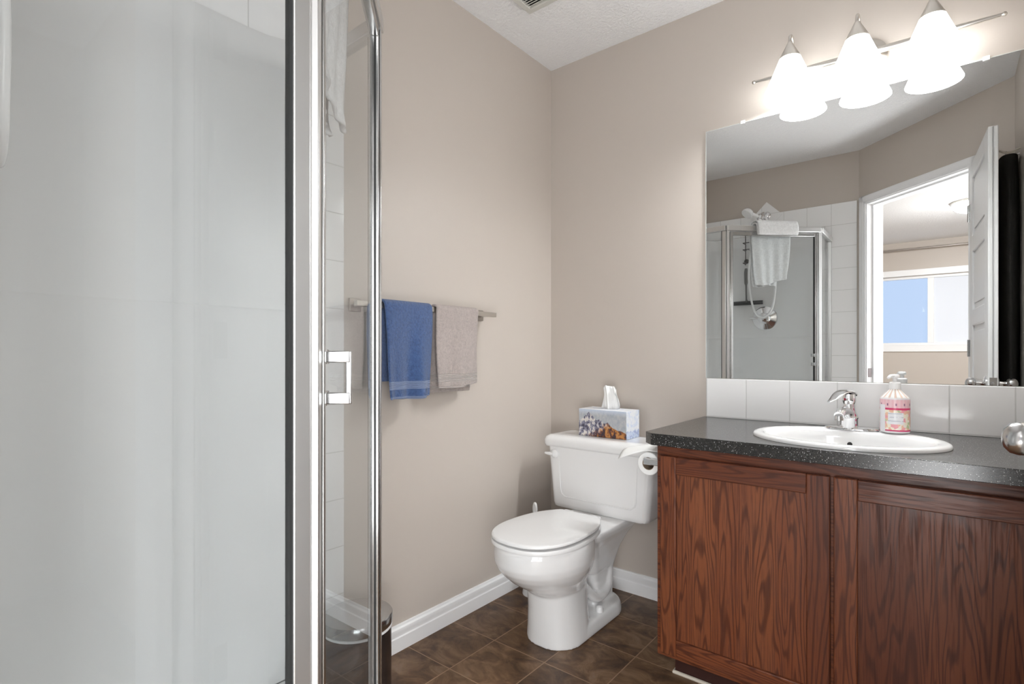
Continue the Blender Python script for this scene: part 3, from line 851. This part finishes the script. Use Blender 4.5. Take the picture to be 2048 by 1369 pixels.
loft(bm, [[(rx + r * math.cos(2 * PI * k / 40), ry + yy + .001, rz + r * math.sin(2 * PI * k / 40)) for k in range(40)] for r, yy in ((.0213, 0), (.0213, .10), (.0200, .10), (.0200, 0), (.0213, 0))], False, False)
obj('tube', bm, 'cardboard', t)
bm = new(); rows = []
for i in range(13):
    s = i / 12
    a = PI / 2 - .1
    if s < .35:
        q = s / .35; x = rx + .040 - .045 * q; zc = rz + rr + .004 + .010 * q
    else:
        q = (s - .35) / .65; x = rx - .005 - .105 * q; zc = rz + rr + .014 - .012 * q - .012 * q * q
    wv = 1 - .25 * max(0, s - .4)
    rows.append([(x + .010 * (1 - u) * s, ry - .010 * s + (.004 + u * .098) * wv - .02 * s * (1 - u), zc + .010 * math.sin(u * PI) * s - .022 * s * (1 - u) ** 2) for u in [k / 10 for k in range(11)]])
grid(bm, rows)
obj('loose_sheet', bm, 'toilet_paper', t, solid=.0012, angle=180)

# ------------------------------------------------------------------ towel bar with two towels
t = thing('towel_bar', 'square satin nickel towel bar on the left wall', 'towel bar', (0, -.80, 1.208))
obj('bar', box(new(), .058, .076, -1.165, -.497, 1.199, 1.217), 'satin_nickel', t, bevel=.0015)
for y in (-1.125, -.525):
    p_ = obj('post', box(new(), .0, .060, y - .009, y + .009, 1.201, 1.215), 'brushed_nickel_dark', t, bevel=.001)
    obj('mounting_plate', box(new(), 0, .009, y - .022, y + .022, 1.186, 1.230), 'brushed_nickel_dark', p_, bevel=.002)

def drape(name, mat, label, y0, y1, zf, zb, fold, xo, narrow, back_shift, seed):
    """A hand towel folded over the bar: front down to zf, back down to zb."""
    rnd = random.Random(seed)
    bm = new(); rows = []
    zt = 1.2235
    nz, nu = 40, 36
    xf, xb = .0875, .0475
    path = []
    for i in range(nz + 1): path.append((0, 1 - i / nz))              # front rising
    arc = [(1, k / 8) for k in range(1, 8)]
    bk = [(2, i / nz) for i in range(nz + 1)]
    for kind, s in path + arc + bk:
        row = []
        for j in range(nu + 1):
            u = j / nu
            y = y0 + (y1 - y0) * u
            if kind == 0:
                z = zf + (1.2085 - zf) * (1 - s); low = s
                x = xf + xo * low
            elif kind == 1:
                a = PI * s; x = (xf + xb) / 2 + (xf - xb) / 2 * math.cos(a); z = 1.2085 + .017 * math.sin(a); low = 0
            else:
                z = 1.2085 + (zb - 1.2085) * s; low = s; x = xb
            if kind == 0:
                yc = y1 * .55 + y0 * .45
                y = yc + (y - yc) * (1 - narrow * low) + .005 * math.sin(low * 4 + seed)
                amp = fold * low
                x += amp * (math.sin(u * 7.5 + seed + low * .8) + .65 * math.sin(u * 16 + 2.2 * seed) * low)
                x += -.006 * (abs(2 * u - 1) ** 4) * (1 - .2 * low)
                z += .004 * math.sin(u * 5 + seed) * low + .010 * (u - .4) * low
            elif kind == 2:
                y += back_shift * low
                x += .003 * math.sin(u * 6 + seed) * low
            row.append((x, y, z))
        rows.append(row)
    grid(bm, rows)
    o = obj(name, bm, mat, solid=.0085, angle=180, loc=(0, 0, 0))
    o.modifiers['thickness'].offset = 0
    b = o.modifiers.new('round', 'SUBSURF'); b.levels = 1; b.render_levels = 1
    return tag(o, label, 'towel', 'hand towels on the towel bar')
drape('hand_towel', 'terry_blue', 'blue terry hand towel over the towel bar beside the shower door', -1.070, -.862, .896, .955, .015, .012, .14, -.030, 1.3)
drape('hand_towel', 'terry_beige', 'pale beige hand towel over the right end of the towel bar', -.838, -.618, .926, .905, .009, .006, .05, -.012, 2.9)

# ------------------------------------------------------------------ shower
P_ = Vector((.8726, -1.790, 0)); Q_ = Vector((.4197, -1.3475, 0))
E_ = (Q_ - P_).normalized(); O_ = Vector((-E_.y, E_.x, 0))
if O_.x < 0: O_ = -O_                                              # outward normal of the shower door
DL = (Q_ - P_).length
YQ = Q_.y; XP = P_.x
ZC, ZH = .105, 1.868                                               # curb top, header top
t = thing('shower_tray', 'white neo-angle shower tray with raised curb in the corner', 'shower tray', (.40, -1.75, 0))
pts = [(.021, YC + .021), (XP + .03, YC + .021), (XP + .03, P_.y + .012), (Q_.x + .012, YQ + .03), (.021, YQ + .03)]
inn = [(.06, YC + .06), (XP - .05, YC + .06), (XP - .05, P_.y - .02), (Q_.x - .02, YQ - .05), (.06, YQ - .05)]
bm = new()
loft(bm, [[(x, y, z) for x, y in p] for p, z in ((pts, .001), (pts, .103), (inn, .103), (inn, .035), ([(.45, -1.78)] * 1 + [(.46, -1.79), (.46, -1.77), (.45, -1.76), (.44, -1.77)], .028))])
obj('tray', bm, 'acrylic', t, bevel=.006, seg=3)
obj('drain', lathe(new(), [(.04, .029), (.04, .034), (.03, .035)], (.45, -1.77, 0), seg=32), 'chrome', t)

# moulded surround: two panels joined by a curved corner, with a thicker rolled top rim
t = thing('shower_surround', 'smooth white moulded acrylic shower surround below the top row of tile', 'shower surround', (.02, YC + .02, .1))
R_ = .13
path = []
for k in range(13): path.append((0, YQ - .024 - (YQ - .024 - (YC + .028 + R_)) * k / 12))
for k in range(1, 12):
    a = PI + PI / 2 * k / 12
    path.append((R_ + R_ * math.cos(a), YC + .028 + R_ + R_ * math.sin(a)))
for k in range(13): path.append((R_ + (XP - .046 - R_) * k / 12, YC + .028))
def nrm(k):
    a = path[max(0, k - 1)]; b = path[min(len(path) - 1, k + 1)]
    d = Vector((b[0] - a[0], b[1] - a[1])).normalized(); return Vector((-d.y, d.x))
prof = [(.104, .0), (1.15, .0), (1.1705, .0), (1.174, .0009), (1.1775, 0), (1.20, 0), (1.80, .0), (1.83, .004), (1.85, .012), (1.865, .015), (1.925, .015), (1.94, .010), (1.944, .001), (1.944, -.017)]
bm = new(); rows = []
for z, d in prof:
    row = []
    for k, (x, y) in enumerate(path):
        n_ = nrm(k)
        zz = z
        if z > 1.9:
            e = max(0, (y + 1.47) / .11) if x < .01 else 0
            zz = z + .016 * e * e
        row.append((.020 + x + n_.x * d, y + n_.y * d, zz))
    rows.append(row)
grid(bm, rows)
back = [[(.0085 if k < 13 + 5 else .0085 + path[k][0], 0, 0) for k in range(len(path))]]
obj('wall_panel', bm, 'acrylic', t, angle=25)

# enclosure frame, glass and door
t = thing('shower_enclosure', 'framed glass neo-angle shower enclosure with polished aluminium posts', 'shower enclosure', (P_.x, P_.y, ZC))
cy_c = YC + .030                                                   # wall end of the right-hand fixed panel
def seg_box(bm, a, b, s0, s1, d0, d1, z0, z1):
    a, b = Vector((a[0], a[1], 0)), Vector((b[0], b[1], 0)); u = (b - a).normalized(); v = Vector((-u.y, u.x, 0))
    L_ = (b - a).length
    obox(bm, a, u, v, Z3, s0 if s0 >= 0 else L_ + s0, s1 if s1 > 0 else L_ + s1, d0, d1, z0, z1)
    return bm
PW = (XP, YC + .0085); QW = (.0085, YQ)
G0, G1 = ZC + .028, ZH - .034
# header and sill: one ring each of three runs
for nm, z0, z1, hw in (('header', ZH - .034, ZH, .017), ('sill', ZC - .001, ZC + .028, .017)):
    bm = new()
    seg_box(bm, PW, P_, 0, (Vector((PW[0], PW[1], 0)) - P_).length + .006, -hw, hw, z0, z1)
    seg_box(bm, P_, Q_, -.0 + .0, DL, -hw, hw, z0, z1)
    seg_box(bm, Q_, QW, 0, (Vector((QW[0], QW[1], 0)) - Q_).length, -hw, hw, z0, z1)
    obj(nm, bm, 'aluminium', t, bevel=.003)
# corner posts: flat face towards the fixed panel, narrow jamb towards the door
for nm, c, other in (('P', P_, PW), ('Q', Q_, QW)):
    d = (Vector((other[0], other[1], 0)) - c).normalized(); nn = Vector((-d.y, d.x, 0))
    bm = new()
    obox(bm, c, d, nn, Z3, .0, .0235, -.0075, .0075, G0, G1)
    obox(bm, c, E_ if nm == 'P' else -E_, O_, Z3, .001, .018, -.013, .013, G0, G1)
    p_ = obj('corner_post', bm, 'aluminium', t, bevel=.002)
    bm = new(); obox(bm, c, d, nn, Z3, .0235, .0275, -.0055, .0055, G0, G1)
    obj('gasket', bm, 'black_gasket', p_)
for a in (PW, QW):
    c = Vector((a[0], a[1], 0)); d = (P_ if a is PW else Q_) - c; d.z = 0; d.normalize(); nn = Vector((-d.y, d.x, 0))
    obj('wall_channel', obox(new(), c, d, nn, Z3, 0, .022, -.012, .012, G0, G1), 'aluminium', t, bevel=.002)
for a, c in ((PW, P_), (QW, Q_)):
    bm = new(); L_ = (Vector((a[0], a[1], 0)) - c).length
    seg_box(bm, a, c, .018, L_ - .027, -.0025, .0025, G0 - .005, G1 + .005)
    obj('fixed_pane', bm, 'clear_glass', t)
# door
s0, s1 = .021, DL - .021
z0, z1 = G0 + .006, G1 - .006
bm = new()
obox(bm, P_, E_, O_, Z3, s0, s0 + .020, -.011, .011, z0, z1); obox(bm, P_, E_, O_, Z3, s1 - .020, s1, -.011, .011, z0, z1)
obox(bm, P_, E_, O_, Z3, s0 + .02, s1 - .02, -.011, .011, z0, z0 + .022); obox(bm, P_, E_, O_, Z3, s0 + .02, s1 - .02, -.011, .011, z1 - .022, z1)
obox(bm, P_, E_, O_, Z3, s0 + .003, s0 + .012, .011, .015, z0, z1); obox(bm, P_, E_, O_, Z3, s1 - .012, s1 - .003, .011, .015, z0, z1)
dr = obj('door_frame', bm, 'polished_aluminium', t, bevel=.002)
bm = new(); obox(bm, P_, E_, O_, Z3, s0 + .016, s1 - .016, -.0022, .0022, z0 + .016, z1 - .016)
obj('door_glass', bm, 'clear_glass', dr)
bm = new(); obox(bm, P_, E_, O_, Z3, s1 - .0235, s1 - .0205, -.004, .0045, z0 + .02, z1 - .02)
obox(bm, P_, E_, O_, Z3, s0 + .0205, s0 + .0235, -.004, .0045, z0 + .02, z1 - .02)
obj('door_gasket', bm, 'black_gasket', dr)
bm = new()
hs = s0 + .028
for z in (.985, 1.042):
    obox(bm, P_, E_, O_, Z3, hs - .009, hs + .009, -.010, -.0022, z - .010, z + .010)
for sg in (1,):
    for z in (.985, 1.042):
        obox(bm, P_, E_, O_ * sg, Z3, hs - .009, hs + .009, .0022, .014, z - .010, z + .010)
        obox(bm, P_, E_, O_ * sg, Z3, hs - .006, hs + .006, .014, .044, z - .008, z + .008)
    obox(bm, P_, E_, O_ * sg, Z3, hs - .004, hs + .004, .038, .046, .977, 1.050)
obj('door_handle', bm, 'brushed_steel', dr, bevel=.0015)

# white towel folded over the shower header
def along(s, d, z): q = P_ + E_ * s + O_ * d; return (q.x, q.y, z)
bm = new(); rows = []
path = [(-.034, 1.500), (-.040, 1.54), (-.038, 1.60), (-.034, 1.70), (-.033, 1.80), (-.031, 1.855), (-.024, 1.878), (.0, 1.884), (.024, 1.879), (.033, 1.862), (.036, 1.84), (.037, 1.816), (.045, 1.808), (.051, 1.818), (.050, 1.85), (.044, 1.880), (.028, 1.896), (.0, 1.902), (-.030, 1.897), (-.050, 1.880), (-.056, 1.84), (-.060, 1.76), (-.066, 1.66), (-.074, 1.57), (-.072, 1.52), (-.062, 1.492)]
pp = spline([(a, b, 0) for a, b in path], 5)
for k, q in enumerate(pp):
    row = []
    low = max(0, min(1, (1.86 - q.y) / .36)); backl = k > len(pp) * .6
    for j in range(33):
        u = j / 32
        wdt = .134 - .030 * low ** 1.5
        s = .314 + (u - .5) * 2 * wdt
        if backl: s += .045 * low * (1 - u)
        wob = (.008 * math.sin(u * 9 + 1.0) + .008 * math.sin(u * 24 + low * 2)) * min(1, low * 1.6) if q.x < 0 else .002 * math.sin(u * 9)
        lift = 0 if backl or q.x > 0 else .035 * low ** 3 * max(0, 1 - u * 1.5) ** 1.3
        row.append(along(s, q.x + wob * (.5 if not backl else -.8), q.y + lift + .006 * math.sin(u * 6) * low))
    rows.append(row)
grid(bm, rows)
o = obj('bath_towel', bm, 'terry_white', solid=.006, angle=180)
tag(o, 'white towel folded over the header of the glass shower', 'towel')

# shower fittings on the tiled end wall
yw = YC + .0085
t = thing('hand_shower', 'chrome shower arm with white hand shower and hose above the shower valve', 'shower head', (.463, yw, 2.085))
obj('flange', lathe(new(), [(.030, .003), (.030, .010), (.022, .020), (.012, .024)], (.463, yw, 2.085), (0, 1, 0), 28), 'chrome', t)
obj('arm', tube(new(), spline([(.463, yw + .015, 2.085), (.463, yw + .06, 2.095), (.458, yw + .10, 2.085), (.45, yw + .125, 2.060)], 5), .009, 14), 'chrome', t)
obj('bracket', lathe(new(), [(.004, -.026), (.018, -.02), (.026, 0), (.018, .02), (.004, .026)], (.45, yw + .13, 2.052), (0, .5, -1), 24), 'chrome', t)
bm = new()
hc = Vector((.372, yw + .165, 2.088)); hax = Vector((-.35, .55, -.75))
lathe(bm, [(.014, -.030), (.034, -.018), (.041, .0), (.041, .010), (.036, .014)], hc, hax, 32)
tube(bm, spline([hc + hax.normalized() * -.015, (.41, yw + .155, 2.075), (.448, yw + .140, 2.045), (.452, yw + .135, 1.98)], 5), .012, 14)
obj('handset', bm, 'white_plastic', t)
hose = spline([(.452, yw + .135, 1.98), (.40, yw + .13, 1.86), (.372, yw + .135, 1.66), (.385, yw + 0.129, 1.47), (.42, yw + 0.132, 1.35), (.475, yw + 0.133, 1.318), (.53, yw + 0.130, 1.38), (.552, yw + .125, 1.55), (.54, yw + .09, 1.75), (.505, yw + .08, 1.95), (.472, yw + .07, 2.08)], 9)
obj('hose', tube(new(), hose, .0075, 12), 'white_plastic', t)

t = thing('shower_valve', 'round chrome shower valve on the white shower wall below the hand shower', 'shower valve', (.456, YC + .029, 1.318))
yv = YC + .029
obj('escutcheon', lathe(new(), [(.088, 0), (.088, .004), (.080, .010), (.045, .016), (.040, .020)], (.456, yv, 1.318), (0, 1, 0), 48), 'chrome', t)
obj('cap', lathe(new(), [(.038, .014), (.040, .040), (.036, .060), (.022, .072), (.003, .076)], (.456, yv, 1.318), (0, 1, 0), 36), 'chrome', t)
obj('lever', tube(new(), [(.456, yv + .05, 1.318), (.41, yv + .052, 1.318), (.362, yv + .050, 1.322)], [.011, .009, .006], 14), 'chrome', t)

t = thing('shower_caddy', 'narrow wire shower caddy hanging left of the white towel inside the shower', 'shower caddy', (.352, YC + .03, 1.85))
bm = new()
yk = YC + .054
for x in (.325, .385): tube(bm, [(x, yk, 1.99), (x, yk, 1.725)], .003, 8)
tube(bm, spline([(.325, yk, 1.99), (.355, yk, 2.02), (.385, yk, 1.99)], 5), .003, 8)
obj('frame', bm, 'dark_steel', t)
for z in (1.885, 1.835, 1.735):
    bm = new(); tube(bm, [(.32, yk, z), (.32, yk + .052, z), (.39, yk + .052, z), (.39, yk, z)], .003, 8)
    if z < 1.86:
        for x in (.335, .355, .375): tube(bm, [(x, yk, z - .0), (x, yk + .052, z)], .002, 6)
    obj('basket_wire', bm, 'dark_steel', t)
obj('suction_cup', lathe(new(), [(.018, -.006), (.014, .004), (.005, .008)], (.329, yk - .008, 1.755), (0, 1, 0), 20), 'black_rubber', t)
t = thing('squeegee', 'dark squeegee hanging blade down below the wire caddy in the shower', 'squeegee', (.335, YC + .04, 1.44))
obj('handle', tube(new(), [(.329, YC + .055, 1.700), (.329, YC + .055, 1.67), (.329, YC + .055, 1.59), (.329, YC + .055, 1.575)], [.009, .014, .013, .008], 14), 'grey_plastic', t)
obj('shaft', tube(new(), [(.329, YC + .055, 1.585), (.331, YC + .055, 1.465), (.334, YC + .055, 1.445)], [.007, .006, .012], 12), 'grey_plastic', t)
bm = new(); box(bm, .240, .446, YC + .046, YC + .064, 1.434, 1.452); box(bm, .238, .448, YC + .053, YC + .057, 1.422, 1.434)
obj('blade', bm, 'black_rubber', t, bevel=.003)

# ------------------------------------------------------------------ step bin beside the shower
bx, by = .150, -1.215
t = thing('trash_can', 'small round stainless step bin on the floor between shower and left wall', 'trash can', (bx, by, 0))
obj('body', lathe(new(), [(.098, .014), (.0985, .238)], (bx, by, 0), seg=64), 'dark_steel', t, label='dark polished bin body')
obj('base_ring', lathe(new(), [(.0995, .0), (.1005, .004), (.1005, .014), (.098, .016)], (bx, by, 0), seg=64), 'black_rubber', t)
obj('rim', lathe(new(), [(.0985, .238), (.1005, .239), (.1005, .245), (.0985, .246)], (bx, by, 0), seg=64), 'white_plastic', t, label='pale ring under the lid')  # thin pale ring between body and lid
obj('lid', lathe(new(), [(.1005, .2475), (.1015, .250), (.1015, .274), (.099, .2775), (.08, .281), (.04, .283), (.002, .2835)], (bx, by, 0), seg=64), 'steel', t)
pa = Vector((.62, .05, 0)).normalized()
bm = new(); obox(bm, (bx, by, 0), pa, Vector((-pa.y, pa.x, 0)), Z3, .094, .128, -.020, .020, .006, .013)
obj('pedal', bm, 'black_rubber', t, bevel=.003)

# ------------------------------------------------------------------ ceiling vent and robe
vx0, vx1, vy0, vy1 = .198, .455, -.690, -.435
t = thing('ceiling_vent', 'square white slatted exhaust fan grille on the stippled ceiling', 'vent', ((vx0 + vx1) / 2, (vy0 + vy1) / 2, H))
bm = new()
fr_ = .024
for a in ((vx0, vx1, vy0, vy0 + fr_), (vx0, vx1, vy1 - fr_, vy1), (vx0, vx0 + fr_, vy0 + fr_, vy1 - fr_), (vx1 - fr_, vx1, vy0 + fr_, vy1 - fr_)):
    box(bm, a[0], a[1], a[2], a[3], H - .018, H - .0005)
obj('frame', bm, 'vent_plastic', t, bevel=.003)
obj('duct_opening', box(new(), vx0 + fr_, vx1 - fr_, vy0 + fr_, vy1 - fr_, H - .004, H - .001), 'dark_void', t)
k = 0
y = vy1 - fr_ - .006
while y > vy0 + fr_:
    bm = new(); obox(bm, (0, y, H - .010), (1, 0, 0), (0, .82, .57), (0, -.57, .82), vx0 + fr_, vx1 - fr_, -.0055, .0055, -.0012, .0012)
    obj('slat', bm, 'vent_plastic', t)
    y -= .0125

t = thing('bath_robe', 'black robe hanging from a wall hook behind the open white door', 'robe', (1.735, -1.28, 1.97))
obj('hook', tube(new(), spline([(XR, -1.28, 1.985), (XR - .03, -1.28, 1.975), (XR - .045, -1.28, 1.985), (XR - .047, -1.28, 2.005)], 5), .004, 10), 'chrome', t)
obj('hanging_loop', tube(new(), spline([(1.766, -1.19, 1.985), (1.735, -1.16, 1.966), (1.71, -1.14, 1.962), (1.69, -1.13, 1.973), (1.685, -1.16, 1.975)], 6), .0045, 10), 'cream_cord', t)
bm = new(); rings = []
for i in range(17):
    s = i / 16
    z = 1.975 - 1.25 * s
    hw = .085 + .075 * min(1, s * 4)
    ring = []
    for kk in range(40):
        a = 2 * PI * kk / 40
        wob = 1 + .10 * math.sin(5 * a + 2 * s) * min(1, s * 3)
        xx = 1.734 + .034 * math.cos(a) * wob; xx = min(xx, XR - .003)
        ring.append((xx, -1.30 + hw * math.sin(a) * (1 + .05 * math.sin(3 * a + s * 3)), z))
    rings.append(ring)
loft(bm, rings)
obj('robe_body', bm, 'robe_black', t, angle=80)
